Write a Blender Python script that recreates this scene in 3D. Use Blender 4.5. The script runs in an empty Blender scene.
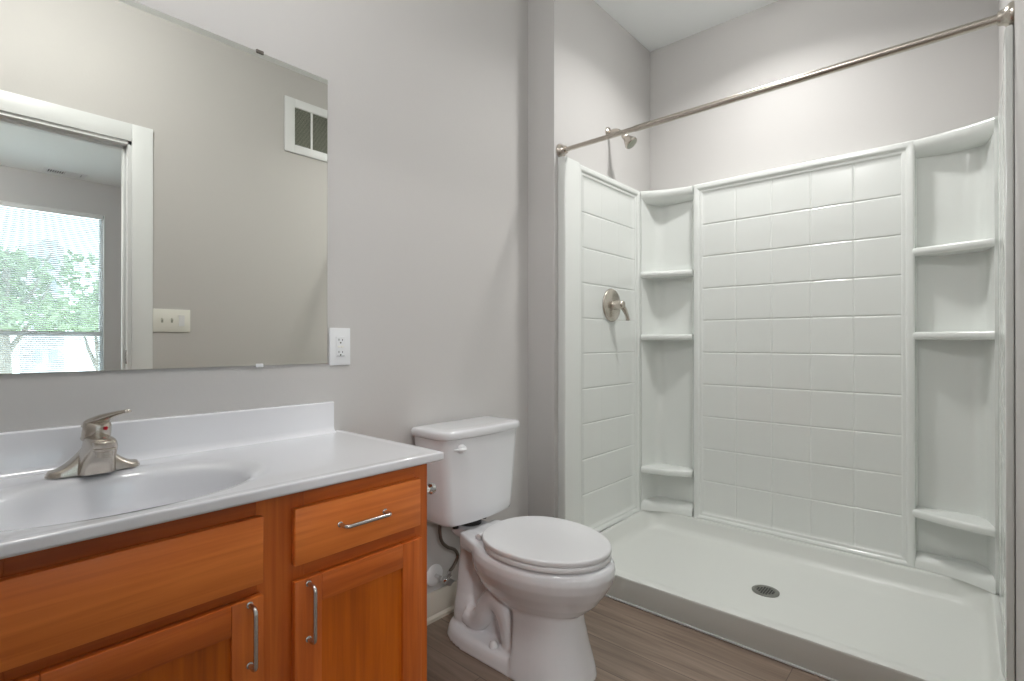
import bpy, bmesh, math, random
from mathutils import Vector, Matrix

S = bpy.context.scene
COL = S.collection
random.seed(7)
PI = math.pi

# ------------------------------------------------------------------ camera
H = 1.10
cam_d = bpy.data.cameras.new('camera')
cam_d.sensor_width = 36.0
cam_d.lens = 515.4 * 36.0 / 1024.0
cam_d.clip_start = 0.02
cam_o = bpy.data.objects.new('camera', cam_d)
COL.objects.link(cam_o)
cam_o.location = (0, 0, H)
cam_o.rotation_euler = (math.radians(90.15), 0, math.radians(41.49 - 90))
S.camera = cam_o

# ------------------------------------------------------------------ world, lights, exposure
W_ = bpy.data.worlds.new('sky')
S.world = W_
W_.use_nodes = True
bgn = W_.node_tree.nodes['Background']
bgn.inputs[0].default_value = (0.74, 0.88, 1.0, 1)
bgn.inputs[1].default_value = 5.4

def disk_lamp(name, loc, size, power, color, spread=180):
    d = bpy.data.lights.new(name, 'AREA')
    d.shape = 'DISK'; d.size = size; d.energy = power; d.color = color
    d.spread = math.radians(spread)
    o = bpy.data.objects.new(name, d); COL.objects.link(o); o.location = loc
    return o

disk_lamp('shower_lamp', (2.29, 0.72, 2.778), 0.16, 10.6, (1.0, 0.99, 0.97), 145)
SHOWER_GLOW = 23.0      # emission of the shower light's drop lens (built below)
BATH_FILL = 44.0        # emission of the unseen drum added to fill the bathroom with light
BEDROOM_FILL = 104.0    # emission of the unseen drum added to brighten the bedroom
wl = bpy.data.lights.new('window_daylight', 'SUN')
wl.energy = 2.2; wl.angle = math.radians(3); wl.color = (1.0, 0.97, 0.92)
wlo = bpy.data.objects.new('window_daylight', wl); COL.objects.link(wlo)
wlo.rotation_euler = (math.radians(38), math.radians(20), 0)

S.view_settings.view_transform = 'Standard'
S.view_settings.look = 'None'
S.view_settings.gamma = 1.0
S.view_settings.use_curve_mapping = False
S.view_settings.exposure = 0.03
S.cycles.max_bounces = 10
S.cycles.diffuse_bounces = 5
S.cycles.glossy_bounces = 5
S.cycles.transparent_max_bounces = 12
S.cycles.caustics_reflective = False
S.cycles.caustics_refractive = False
S.cycles.sample_clamp_indirect = 4.0

# ------------------------------------------------------------------ materials
def lin(c):
    return tuple(((v/255)/12.92 if v/255 <= 0.04045 else (((v/255)+0.055)/1.055)**2.4) for v in c)

def mat(name, rgb, rough=0.5, metal=0.0, coat=0.0, spec=0.5, bump=None, var=None, srgb=True):
    m = bpy.data.materials.new(name); m.use_nodes = True
    nt = m.node_tree; b = nt.nodes['Principled BSDF']
    c = lin(rgb) if srgb else rgb
    b.inputs['Base Color'].default_value = (*c, 1)
    b.inputs['Roughness'].default_value = rough
    b.inputs['Metallic'].default_value = metal
    b.inputs['Coat Weight'].default_value = coat
    b.inputs['Specular IOR Level'].default_value = spec
    if bump or var:
        tc = nt.nodes.new('ShaderNodeTexCoord')
        nz = nt.nodes.new('ShaderNodeTexNoise')
        nt.links.new(tc.outputs['Object'], nz.inputs['Vector'])
        nz.inputs['Detail'].default_value = 4
        if bump:
            nz.inputs['Scale'].default_value = bump[0]
            bp = nt.nodes.new('ShaderNodeBump')
            bp.inputs['Strength'].default_value = bump[1]
            bp.inputs['Distance'].default_value = bump[2]
            nt.links.new(nz.outputs['Fac'], bp.inputs['Height'])
            nt.links.new(bp.outputs['Normal'], b.inputs['Normal'])
        if var:
            n2 = nt.nodes.new('ShaderNodeTexNoise'); n2.inputs['Scale'].default_value = var[0]
            nt.links.new(tc.outputs['Object'], n2.inputs['Vector'])
            rp = nt.nodes.new('ShaderNodeValToRGB')
            rp.color_ramp.elements[0].position = 0.3; rp.color_ramp.elements[1].position = 0.7
            rp.color_ramp.elements[0].color = (*[v*(1-var[1]) for v in c], 1)
            rp.color_ramp.elements[1].color = (*[min(1, v*(1+var[1])) for v in c], 1)
            nt.links.new(n2.outputs['Fac'], rp.inputs['Fac'])
            nt.links.new(rp.outputs['Color'], b.inputs['Base Color'])
    return m

def wood(name, axis, c0, c1, c2, scale=1.0, rough=0.38):
    m = bpy.data.materials.new(name); m.use_nodes = True
    nt = m.node_tree; b = nt.nodes['Principled BSDF']; L = nt.links.new
    tc = nt.nodes.new('ShaderNodeTexCoord')
    mp = nt.nodes.new('ShaderNodeMapping')
    s = [60*scale, 60*scale, 60*scale]; s[axis] = 2.6*scale
    mp.inputs['Scale'].default_value = s
    L(tc.outputs['Object'], mp.inputs['Vector'])
    nz = nt.nodes.new('ShaderNodeTexNoise'); nz.inputs['Scale'].default_value = 1.0
    nz.inputs['Detail'].default_value = 5; nz.inputs['Roughness'].default_value = 0.55
    nz.inputs['Distortion'].default_value = 0.6
    L(mp.outputs['Vector'], nz.inputs['Vector'])
    mp2 = nt.nodes.new('ShaderNodeMapping')
    s2 = [16*scale, 16*scale, 16*scale]; s2[axis] = 1.3*scale
    mp2.inputs['Scale'].default_value = s2
    L(tc.outputs['Object'], mp2.inputs['Vector'])
    n2 = nt.nodes.new('ShaderNodeTexNoise'); n2.inputs['Scale'].default_value = 0.8
    n2.inputs['Detail'].default_value = 2
    L(mp2.outputs['Vector'], n2.inputs['Vector'])
    mx = nt.nodes.new('ShaderNodeMix'); mx.data_type = 'FLOAT'
    mx.inputs[0].default_value = 0.55
    L(nz.outputs['Fac'], mx.inputs[2]); L(n2.outputs['Fac'], mx.inputs[3])
    rp = nt.nodes.new('ShaderNodeValToRGB')
    e = rp.color_ramp.elements
    e[0].position = 0.36; e[0].color = (*lin(c0), 1)
    e[1].position = 0.64; e[1].color = (*lin(c2), 1)
    k = e.new(0.5); k.color = (*lin(c1), 1)
    L(mx.outputs[0], rp.inputs['Fac']); L(rp.outputs['Color'], b.inputs['Base Color'])
    b.inputs['Roughness'].default_value = rough
    bp = nt.nodes.new('ShaderNodeBump'); bp.inputs['Strength'].default_value = 0.08
    bp.inputs['Distance'].default_value = 0.002
    L(nz.outputs['Fac'], bp.inputs['Height']); L(bp.outputs['Normal'], b.inputs['Normal'])
    return m

M = {}
M['wall'] = mat('greige_wall_paint', (197, 195, 193), 0.62, bump=(90, 0.12, 0.002))
M['bed_wall'] = mat('grey_bedroom_paint', (200, 200, 201), 0.7, bump=(90, 0.1, 0.002))
M['ceil'] = mat('white_ceiling_paint', (243, 246, 246), 0.8, bump=(120, 0.15, 0.002))
M['trim'] = mat('white_trim_paint', (228, 231, 232), 0.35)
M['base'] = mat('cream_baseboard_paint', (206, 200, 188), 0.4)
M['acrylic'] = mat('white_shower_acrylic', (226, 229, 226), 0.16, coat=0.3)
M['pan'] = mat('white_pan_acrylic', (223, 225, 221), 0.32)
M['porcelain'] = mat('white_porcelain', (226, 227, 230), 0.10, coat=0.4)
M['seat'] = mat('white_seat_plastic', (228, 229, 231), 0.22)
M['marble'] = mat('white_cultured_marble', (233, 234, 238), 0.10, coat=0.5)
M['plastic'] = mat('white_plastic', (232, 234, 236), 0.35)
M['ivory'] = mat('ivory_switch_plastic', (235, 235, 228), 0.4)
M['dark'] = mat('dark_slot', (28, 28, 28), 0.6)
M['nickel'] = mat('brushed_nickel', (200, 192, 182), 0.27, metal=1.0, bump=(420, 0.05, 0.0005))
M['steel'] = mat('satin_steel', (205, 203, 200), 0.25, metal=1.0)
M['chrome'] = mat('polished_chrome', (225, 225, 225), 0.07, metal=1.0)
M['braid'] = mat('braided_steel_hose', (122, 114, 106), 0.45, metal=0.85, bump=(900, 0.6, 0.001))
M['drain'] = mat('drain_steel', (140, 140, 134), 0.4, metal=0.8)
M['red'] = mat('red_dot', (205, 20, 45), 0.3)
M['mesh_grey'] = mat('grey_grille_louvre', (170, 173, 160), 0.6)
M['engrave'] = mat('engraved_lettering', (96, 90, 84), 0.5, metal=0.6)
M['blind'] = mat('white_blind_slat', (238, 240, 242), 0.5)
M['leaf'] = mat('pale_green_leaf', (150, 174, 128), 0.7, var=(3.0, 0.25))
M['bark'] = mat('brown_bark', (150, 140, 128), 0.9, bump=(20, 0.5, 0.02))
M['tower'] = mat('pale_tower_concrete', (205, 201, 203), 0.8, var=(1.0, 0.06))
M['tower_glass'] = mat('tower_window_glass', (165, 172, 182), 0.2)
M['paving'] = mat('pale_paving', (225, 223, 220), 0.9, var=(2.0, 0.06))
M['emit'] = None

WC = ((158, 72, 20), (184, 91, 30), (204, 109, 42))
M['wood_h'] = wood('amber_maple_horizontal', 0, *WC)
M['wood_v'] = wood('amber_maple_vertical', 2, *WC)
M['wood_s'] = wood('amber_maple_slab', 0, (180, 88, 34), (208, 111, 46), (226, 129, 58))
M['wood_p'] = wood('amber_maple_panel', 2, (160, 75, 5), (182, 89, 8), (198, 101, 13), scale=1.2)

def floor_mat():
    m = bpy.data.materials.new('brown_vinyl_planks'); m.use_nodes = True
    nt = m.node_tree; b = nt.nodes['Principled BSDF']; L = nt.links.new
    tc = nt.nodes.new('ShaderNodeTexCoord')
    mp = nt.nodes.new('ShaderNodeMapping'); mp.inputs['Rotation'].default_value = (0, 0, PI/2)
    L(tc.outputs['Object'], mp.inputs['Vector'])
    br = nt.nodes.new('ShaderNodeTexBrick')
    br.offset = 0.37; br.inputs['Scale'].default_value = 1.0
    br.inputs['Brick Width'].default_value = 1.2; br.inputs['Row Height'].default_value = 0.15
    br.inputs['Mortar Size'].default_value = 0.0012; br.inputs['Mortar Smooth'].default_value = 0.2
    br.inputs['Color1'].default_value = (0.0, 0.0, 0.0, 1); br.inputs['Color2'].default_value = (1, 1, 1, 1)
    br.inputs['Mortar'].default_value = (0.2, 0.2, 0.2, 1)
    L(mp.outputs['Vector'], br.inputs['Vector'])
    g = nt.nodes.new('ShaderNodeMapping'); g.inputs['Scale'].default_value = (34, 2.2, 30)
    L(tc.outputs['Object'], g.inputs['Vector'])
    add = nt.nodes.new('ShaderNodeVectorMath'); add.operation = 'ADD'
    L(g.outputs['Vector'], add.inputs[0]); L(br.outputs['Color'], add.inputs[1])
    nz = nt.nodes.new('ShaderNodeTexNoise'); nz.inputs['Scale'].default_value = 1.0
    nz.inputs['Detail'].default_value = 6; nz.inputs['Roughness'].default_value = 0.6
    nz.inputs['Distortion'].default_value = 0.8
    L(add.outputs[0], nz.inputs['Vector'])
    rp = nt.nodes.new('ShaderNodeValToRGB'); e = rp.color_ramp.elements
    e[0].position = 0.25; e[0].color = (*lin((104, 88, 76)), 1)
    e[1].position = 0.75; e[1].color = (*lin((156, 137, 122)), 1)
    L(nz.outputs['Fac'], rp.inputs['Fac'])
    hv = nt.nodes.new('ShaderNodeMapRange')
    hv.inputs['To Min'].default_value = 0.86; hv.inputs['To Max'].default_value = 1.1
    L(br.outputs['Color'], hv.inputs['Value'])
    mu = nt.nodes.new('ShaderNodeMix'); mu.data_type = 'RGBA'; mu.blend_type = 'MULTIPLY'
    mu.inputs[0].default_value = 1.0
    L(rp.outputs['Color'], mu.inputs[6]); L(hv.outputs['Result'], mu.inputs[7])
    mr = nt.nodes.new('ShaderNodeMix'); mr.data_type = 'RGBA'
    L(br.outputs['Fac'], mr.inputs[0]); L(mu.outputs[2], mr.inputs[6])
    mr.inputs[7].default_value = (*lin((84, 70, 60)), 1)
    L(mr.outputs[2], b.inputs['Base Color'])
    b.inputs['Roughness'].default_value = 0.42
    return m
M['floor'] = floor_mat()

def mirror_mat():
    m = bpy.data.materials.new('silvered_mirror'); m.use_nodes = True
    b = m.node_tree.nodes['Principled BSDF']
    b.inputs['Base Color'].default_value = (0.98, 0.985, 0.925, 1)
    b.inputs['Metallic'].default_value = 1.0; b.inputs['Roughness'].default_value = 0.0
    return m
M['mirror'] = mirror_mat()

def glass_mat():
    m = bpy.data.materials.new('window_glass'); m.use_nodes = True
    nt = m.node_tree; out = nt.nodes['Material Output']
    nt.nodes.remove(nt.nodes['Principled BSDF'])
    t = nt.nodes.new('ShaderNodeBsdfTransparent'); t.inputs[0].default_value = (0.94, 0.97, 0.96, 1)
    g = nt.nodes.new('ShaderNodeBsdfGlossy'); g.inputs['Roughness'].default_value = 0.0
    fr = nt.nodes.new('ShaderNodeFresnel'); fr.inputs['IOR'].default_value = 1.3
    mx = nt.nodes.new('ShaderNodeMixShader')
    nt.links.new(fr.outputs[0], mx.inputs[0]); nt.links.new(t.outputs[0], mx.inputs[1])
    nt.links.new(g.outputs[0], mx.inputs[2]); nt.links.new(mx.outputs[0], out.inputs['Surface'])
    return m
M['glass'] = glass_mat()

def emit_mat(name, col, s):
    m = bpy.data.materials.new(name); m.use_nodes = True
    b = m.node_tree.nodes['Principled BSDF']
    b.inputs['Emission Color'].default_value = (*col, 1); b.inputs['Emission Strength'].default_value = s
    return m
M['lens'] = emit_mat('lamp_lens', (1.0, 0.96, 0.9), 1.5)

# ------------------------------------------------------------------ mesh helpers
def tag(o, label=None, cat=None, group=None, kind=None):
    if label: o['label'] = label
    if cat: o['category'] = cat
    if group: o['group'] = group
    if kind: o['kind'] = kind
    return o

def thing(name, loc, label, cat, group=None):
    e = bpy.data.objects.new(name, None); COL.objects.link(e)
    e.location = loc; e.empty_display_size = 0.05
    return tag(e, label, cat, group)

def world_off(p):
    v = Vector((0, 0, 0))
    while p is not None:
        v += Vector(p.location); p = p.parent
    return v

def obj(name, bm, m, parent=None, smooth=40, kind=None, fix=True):
    """link a bmesh (built in world coordinates) as one object"""
    if fix:
        bmesh.ops.recalc_face_normals(bm, faces=bm.faces)
    off = world_off(parent) if parent else Vector((0, 0, 0))
    if parent:
        bmesh.ops.translate(bm, verts=bm.verts, vec=-off)
    me = bpy.data.meshes.new(name); bm.to_mesh(me); bm.free()
    o = bpy.data.objects.new(name, me); COL.objects.link(o)
    if parent: o.parent = parent
    if m is not None: me.materials.append(m)
    if smooth:
        for p in me.polygons: p.use_smooth = True
        try:
            me.set_sharp_from_angle(angle=math.radians(smooth))
        except Exception:
            pass
    if kind: o['kind'] = kind
    return o

def B(): return bmesh.new()

def box(bm, x0, x1, y0, y1, z0, z1, bev=0.0, seg=2):
    r = bmesh.ops.create_cube(bm, size=1.0)
    vs = r['verts']
    for v in vs:
        v.co.x = x0 if v.co.x < 0 else x1
        v.co.y = y0 if v.co.y < 0 else y1
        v.co.z = z0 if v.co.z < 0 else z1
    if bev > 0:
        es = list({e for v in vs for e in v.link_edges})
        bmesh.ops.bevel(bm, geom=es, offset=bev, segments=seg, profile=0.5, affect='EDGES')

def boxo(name, b, m, parent=None, bev=0.0, seg=2, kind=None):
    bm = B(); box(bm, *b, bev=bev, seg=seg)
    return obj(name, bm, m, parent, kind=kind)

def loft(bm, rings, cap0=True, cap1=True, close=True):
    R = [[bm.verts.new(p) for p in r] for r in rings]
    n = len(R[0])
    for a, b in zip(R[:-1], R[1:]):
        for i in range(n if close else n-1):
            j = (i+1) % n
            try: bm.faces.new((a[i], a[j], b[j], b[i]))
            except ValueError: pass
    if cap0: bm.faces.new(R[0][::-1])
    if cap1: bm.faces.new(R[-1])
    return R

def frame_of(t):
    t = t.normalized()
    up = Vector((0, 0, 1)) if abs(t.z) < 0.9 else Vector((1, 0, 0))
    a = t.cross(up).normalized(); b = a.cross(t).normalized()
    return a, b

def tube(bm, pts, rad, seg=14, cap=True):
    pts = [Vector(p) for p in pts]
    if not hasattr(rad, '__len__'): rad = [rad]*len(pts)
    rings = []
    a = None
    for i, p in enumerate(pts):
        t = (pts[min(i+1, len(pts)-1)] - pts[max(i-1, 0)]).normalized()
        if a is None:
            a, b = frame_of(t)
        else:
            a = (a - t*a.dot(t)).normalized(); b = a.cross(t).normalized()
        rings.append([p + rad[i]*(math.cos(2*PI*k/seg)*a + math.sin(2*PI*k/seg)*b) for k in range(seg)])
    loft(bm, rings, cap, cap)

def smooth_path(pts, n=8):
    """Catmull-Rom through points"""
    P = [Vector(p) for p in pts]; P = [2*P[0]-P[1]] + P + [2*P[-1]-P[-2]]
    out = []
    for i in range(1, len(P)-2):
        p0, p1, p2, p3 = P[i-1], P[i], P[i+1], P[i+2]
        for k in range(n):
            t = k/n
            out.append(0.5*((2*p1) + (-p0+p2)*t + (2*p0-5*p1+4*p2-p3)*t*t + (-p0+3*p1-3*p2+p3)*t**3))
    out.append(P[-2])
    return out

def lathe(bm, base, axis, prof, seg=28, cap0=True, cap1=True):
    """prof: list of (distance along axis, radius)"""
    base = Vector(base); ax = Vector(axis).normalized(); a, b = frame_of(ax)
    rings = [[base + ax*h + r*(math.cos(2*PI*k/seg)*a + math.sin(2*PI*k/seg)*b) for k in range(seg)] for h, r in prof]
    loft(bm, rings, cap0, cap1)

def rrect(x0, x1, y0, y1, r, n=6):
    """rounded rectangle, list of (x, y), counter-clockwise"""
    out = []
    for cx, cy, a0 in ((x1-r, y1-r, 0), (x0+r, y1-r, PI/2), (x0+r, y0+r, PI), (x1-r, y0+r, 3*PI/2)):
        for k in range(n+1):
            a = a0 + PI/2*k/n
            out.append((cx + r*math.cos(a), cy + r*math.sin(a)))
    return out

def wall_with_hole(bm, axis, a0, a1, t0, t1, z0, z1, h0, h1, hz0, hz1):
    """slab along axis 'x' (t is y) with a rectangular opening, as four boxes"""
    def bb(p, q, r, s):
        if q - p > 1e-4 and s - r > 1e-4:
            box(bm, p, q, t0, t1, r, s)
    bb(a0, h0, z0, z1); bb(h1, a1, z0, z1); bb(h0, h1, hz1, z1); bb(h0, h1, z0, hz0)

# ------------------------------------------------------------------ room shell
W = 1.594          # mirror wall
WO = -0.096        # opposite wall, bathroom face
WOB = -0.216       # its bedroom face
WP = 1.437         # plumbing wall
XR = 1.92          # return
XB = 2.889         # shower back wall
ZC = 2.855
YB = -4.02         # bedroom window wall
XL = -0.27
BX0, BX1 = -2.3, 3.0

st = 'structure'
boxo('floor', (BX0-0.12, BX1+0.12, YB-0.12, W+0.12, -0.08, 0), M['floor'], kind=st)
boxo('ceiling', (BX0-0.12, BX1+0.12, YB-0.12, W+0.12, ZC, ZC+0.1), M['ceil'], kind=st)
boxo('wall_back', (XL, XR, W, W+0.12, 0, ZC), M['wall'], kind=st)
boxo('wall_plumbing', (XR, XB, WP, W+0.12, 0, ZC), M['wall'], kind=st, bev=0.0015)
boxo('wall_shower', (XB, XB+0.11, WO, W+0.12, 0, ZC), M['wall'], kind=st)
boxo('wall_left', (XL-0.11, XL, WO, W+0.12, 0, ZC), M['wall'], kind=st)
DX0, DX1, DZ = -0.16, 0.70, 2.145     # door opening
bm = B(); wall_with_hole(bm, 'x', BX0, BX1, WOB, WO, 0, ZC, DX0, DX1, 0, DZ)
obj('wall_front', bm, M['wall'], kind=st, smooth=0)
# bedroom
boxo('wall_bedroom_left', (BX0-0.12, BX0, YB, WOB, 0, ZC), M['bed_wall'], kind=st)
boxo('wall_bedroom_right', (BX1, BX1+0.12, YB, WOB, 0, ZC), M['bed_wall'], kind=st)
WX0, WX1, WZ0, WZ1 = -0.45, 1.286, 0.70, 2.50
bm = B(); wall_with_hole(bm, 'x', BX0-0.12, BX1+0.12, YB-0.12, YB, 0, ZC, WX0, WX1, WZ0, WZ1)
obj('wall_window', bm, M['bed_wall'], kind=st, smooth=0)

# baseboard on the mirror wall: flat board with a shoe moulding
bm = B()
prof = [(0, 0), (-0.022, 0), (-0.022, 0.012), (-0.013, 0.022), (-0.013, 0.098), (-0.008, 0.108), (0, 0.108)]
loft(bm, [[(x, W + dy, z) for dy, z in prof] for x in (0.89, XR)])
obj('baseboard_back', bm, M['base'], kind=st)
bm = B()
loft(bm, [[(XR + dy, y, z) for dy, z in prof] for y in (WP, W - 0.022)])
obj('baseboard_return', bm, M['base'], kind=st)
bm = B()
loft(bm, [[(x, WO - dy, z) for dy, z in prof] for x in (0.80, 1.93)])
obj('baseboard_front', bm, M['base'], kind=st)

# door frame seen in the mirror: jamb with stop and flat casing
def door_frame():
    bm = B()
    j = 0.018
    box(bm, DX1-j, DX1, WOB-0.004, WO+0.004, 0, DZ)
    box(bm, DX0, DX0+j, WOB-0.004, WO+0.004, 0, DZ)
    box(bm, DX0, DX1, WOB-0.004, WO+0.004, DZ-j, DZ)
    # stop
    ys0, ys1 = WO-0.075, WO-0.042
    box(bm, DX1-j-0.012, DX1-j, ys0, ys1, 0, DZ-j, 0.002)
    box(bm, DX0+j, DX0+j+0.012, ys0, ys1, 0, DZ-j, 0.002)
    box(bm, DX0+j, DX1-j, ys0, ys1, DZ-j-0.012, DZ-j, 0.002)
    d = obj('door_1', bm, M['trim'], kind=st)
    c = 0.092; rv = 0.002
    for nm, ya, yb in (('casing', WO, WO+0.016), ('casing', WOB-0.016, WOB)):
        bm = B()
        box(bm, DX1-rv, DX1-rv+c, ya, yb, 0, DZ-rv+c, 0.003)
        box(bm, DX0+rv-c, DX0+rv, ya, yb, 0, DZ-rv+c, 0.003)
        box(bm, DX0+rv, DX1-rv, ya, yb, DZ-rv, DZ-rv+c, 0.003)
        obj(nm, bm, M['trim'], d)
    bm = B(); box(bm, DX1-j-0.0015, DX1-j+0.001, WO-0.040, WO-0.008, 0.985, 1.055, 0.0006)
    obj('strike_plate', bm, M['steel'], d)
door_frame()

# bedroom window
def window():
    bm = B()
    y0, y1 = YB-0.10, YB-0.035
    t = 0.030
    box(bm, WX0, WX0+t, y0, y1, WZ0, WZ1, 0.003); box(bm, WX1-t, WX1, y0, y1, WZ0, WZ1, 0.003)
    box(bm, WX0+t, WX1-t, y0, y1, WZ1-t, WZ1, 0.003); box(bm, WX0+t, WX1-t, y0, y1, WZ0, WZ0+t, 0.003)
    box(bm, WX0+t, WX1-t, y0+0.01, y1-0.01, 1.165, 1.215, 0.003)
    f = obj('window_1', bm, M['trim'], kind=st)
    bm = B()
    box(bm, WX0+t-0.005, WX1-t+0.005, YB-0.072, YB-0.068, WZ0+t-0.005, WZ1-t+0.005)
    obj('pane', bm, M['glass'], f, smooth=0)
    bm = B()
    box(bm, WX0-0.004, WX1+0.004, YB-0.03, YB+0.02, WZ0-0.02, WZ0+0.002, 0.003)
    obj('window_sill', bm, M['trim'], f)
    bm = B()
    # drywall-return edge bead
    for b_ in ((WX0-0.006, WX0+0.002, YB-0.034, YB+0.003, WZ0, WZ1), (WX1-0.002, WX1+0.006, YB-0.034, YB+0.003, WZ0, WZ1), (WX0-0.006, WX1+0.006, YB-0.034, YB+0.003, WZ1-0.002, WZ1+0.006)):
        box(bm, *b_, bev=0.001)
    obj('window_frame', bm, M['trim'], f)
window()

def blinds():
    r = thing('mini_blind', ((WX0+WX1)/2, YB-0.012, WZ1-0.05), 'white horizontal mini blind lowered over the bedroom window, seen in the mirror', 'blind')
    bm = B(); box(bm, WX0+0.008, WX1-0.008, YB-0.028, YB+0.006, WZ1-0.045, WZ1-0.004, 0.003)
    obj('headrail', bm, M['blind'], r)
    bm = B()
    z = WZ1-0.062; a = math.radians(29); n = 0
    while z > WZ0+0.035:
        cy = YB-0.011
        pts = []
        for k in range(5):
            s = (k/4-0.5)
            u = s*0.025
            bow = 0.0016*(1-4*s*s)
            pts.append((cy+u*math.cos(a)-bow*math.sin(a), z+u*math.sin(a)+bow*math.cos(a)))
        rows = [[(x, p[0], p[1]) for p in pts] + [(x, p[0], p[1]-0.0007) for p in pts[::-1]] for x in (WX0+0.01, WX1-0.01)]
        loft(bm, rows)
        z -= 0.0205
    obj('slats', bm, M['blind'], r, smooth=60)
    bm = B(); box(bm, WX0+0.01, WX1-0.01, YB-0.022, YB, WZ0+0.006, WZ0+0.022, 0.003)
    obj('bottom_rail', bm, M['blind'], r)
    for x in (WX0+0.15, (WX0+WX1)/2, WX1-0.15):
        bm = B(); tube(bm, [(x, YB+0.002, WZ1-0.04), (x, YB+0.002, WZ0+0.02)], 0.0009, 6)
        obj('ladder_cord', bm, M['blind'], r)
blinds()

# ceiling register in the bedroom, seen in the mirror
def register():
    x0, x1, y0, y1 = 0.76, 1.10, -3.93, -3.765
    r = thing('ceiling_register', ((x0+x1)/2, (y0+y1)/2, ZC), 'white slotted air register in the bedroom ceiling, seen in the mirror', 'vent')
    bm = B(); t = 0.028
    z0 = ZC-0.006
    box(bm, x0, x1, y0, y0+t, z0, ZC, 0.002); box(bm, x0, x1, y1-t, y1, z0, ZC, 0.002)
    box(bm, x0, x0+t, y0+t, y1-t, z0, ZC, 0.002); box(bm, x1-t, x1, y0+t, y1-t, z0, ZC, 0.002)
    obj('frame', bm, M['plastic'], r)
    bm = B(); box(bm, x0+t, x1-t, y0+t, y1-t, ZC-0.0015, ZC-0.0005); obj('backing', bm, M['dark'], r)
    bm = B()
    n = 16
    for i in range(n):
        x = x0+t+0.006+(x1-x0-2*t-0.012)*i/(n-1)
        w = 0.0035 if (i < 8 or i > 14) else 0.009
        box(bm, x-w, x+w, y0+t, y1-t, ZC-0.005, ZC-0.0016)
    obj('louvres', bm, M['plastic'], r)
register()

# ------------------------------------------------------------------ mirror
MX0, MX1, MZ0, MZ1 = -0.04, 0.874, 1.029, 1.969
def mirror():
    r = thing('wall_mirror', ((MX0+MX1)/2, W, MZ0), 'large frameless rectangular mirror on the wall above the vanity', 'mirror')
    bm = B(); box(bm, MX0, MX1, W-0.006, W-0.0005, MZ0, MZ1, 0.0012, 1)
    obj('mirror_glass', bm, M['mirror'], r, smooth=0)
    for x, z, s in ((0.655, MZ1, 1), (0.655, MZ0, -1)):
        bm = B()
        m_ = M['engrave'] if s > 0 else M['plastic']
        box(bm, x-0.011, x+0.011, W-0.009, W, z-0.006 if s > 0 else z-0.005, z+0.005 if s > 0 else z+0.006, 0.002)
        obj('clip', bm, m_, r)
mirror()

# ------------------------------------------------------------------ vanity cabinet
FX0, FX1 = -0.035, 0.888
FY = 1.090                      # face frame front
DY = FY-0.019                   # door / drawer front
CZ = 0.779                      # top of cabinet
def pull(parent, p0, p1, out=0.030, r=0.0045):
    """wire pull between two points on a front, standing out along -y"""
    p0, p1 = Vector(p0), Vector(p1); d = (p1-p0).normalized()
    o = Vector((0, -out, 0)); q = 0.010
    pts = [p0, p0+o*0.65]
    for k in range(1, 5):
        a = k/5*PI/2
        pts.append(p0 + o*(0.65+0.35*math.sin(a)) + d*q*(1-math.cos(a)))
    mid = [p0+o+d*q, p1+o-d*q]
    pts += mid
    for k in range(1, 5):
        a = k/5*PI/2
        pts.append(p1 + o*(0.65+0.35*math.cos(a)) - d*q*(1-math.sin(a)))
    pts += [p1+o*0.65, p1]
    bm = B(); tube(bm, pts, r, 12)
    for p in (p0, p1):
        lathe(bm, p, (0, -1, 0), [(0, 0.0065), (0.002, 0.0065), (0.003, 0.005)], 14)
    h = obj('handle', bm, M['steel'], parent, smooth=50)
    h['label'] = 'satin steel wire pull handle'
    return h

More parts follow.
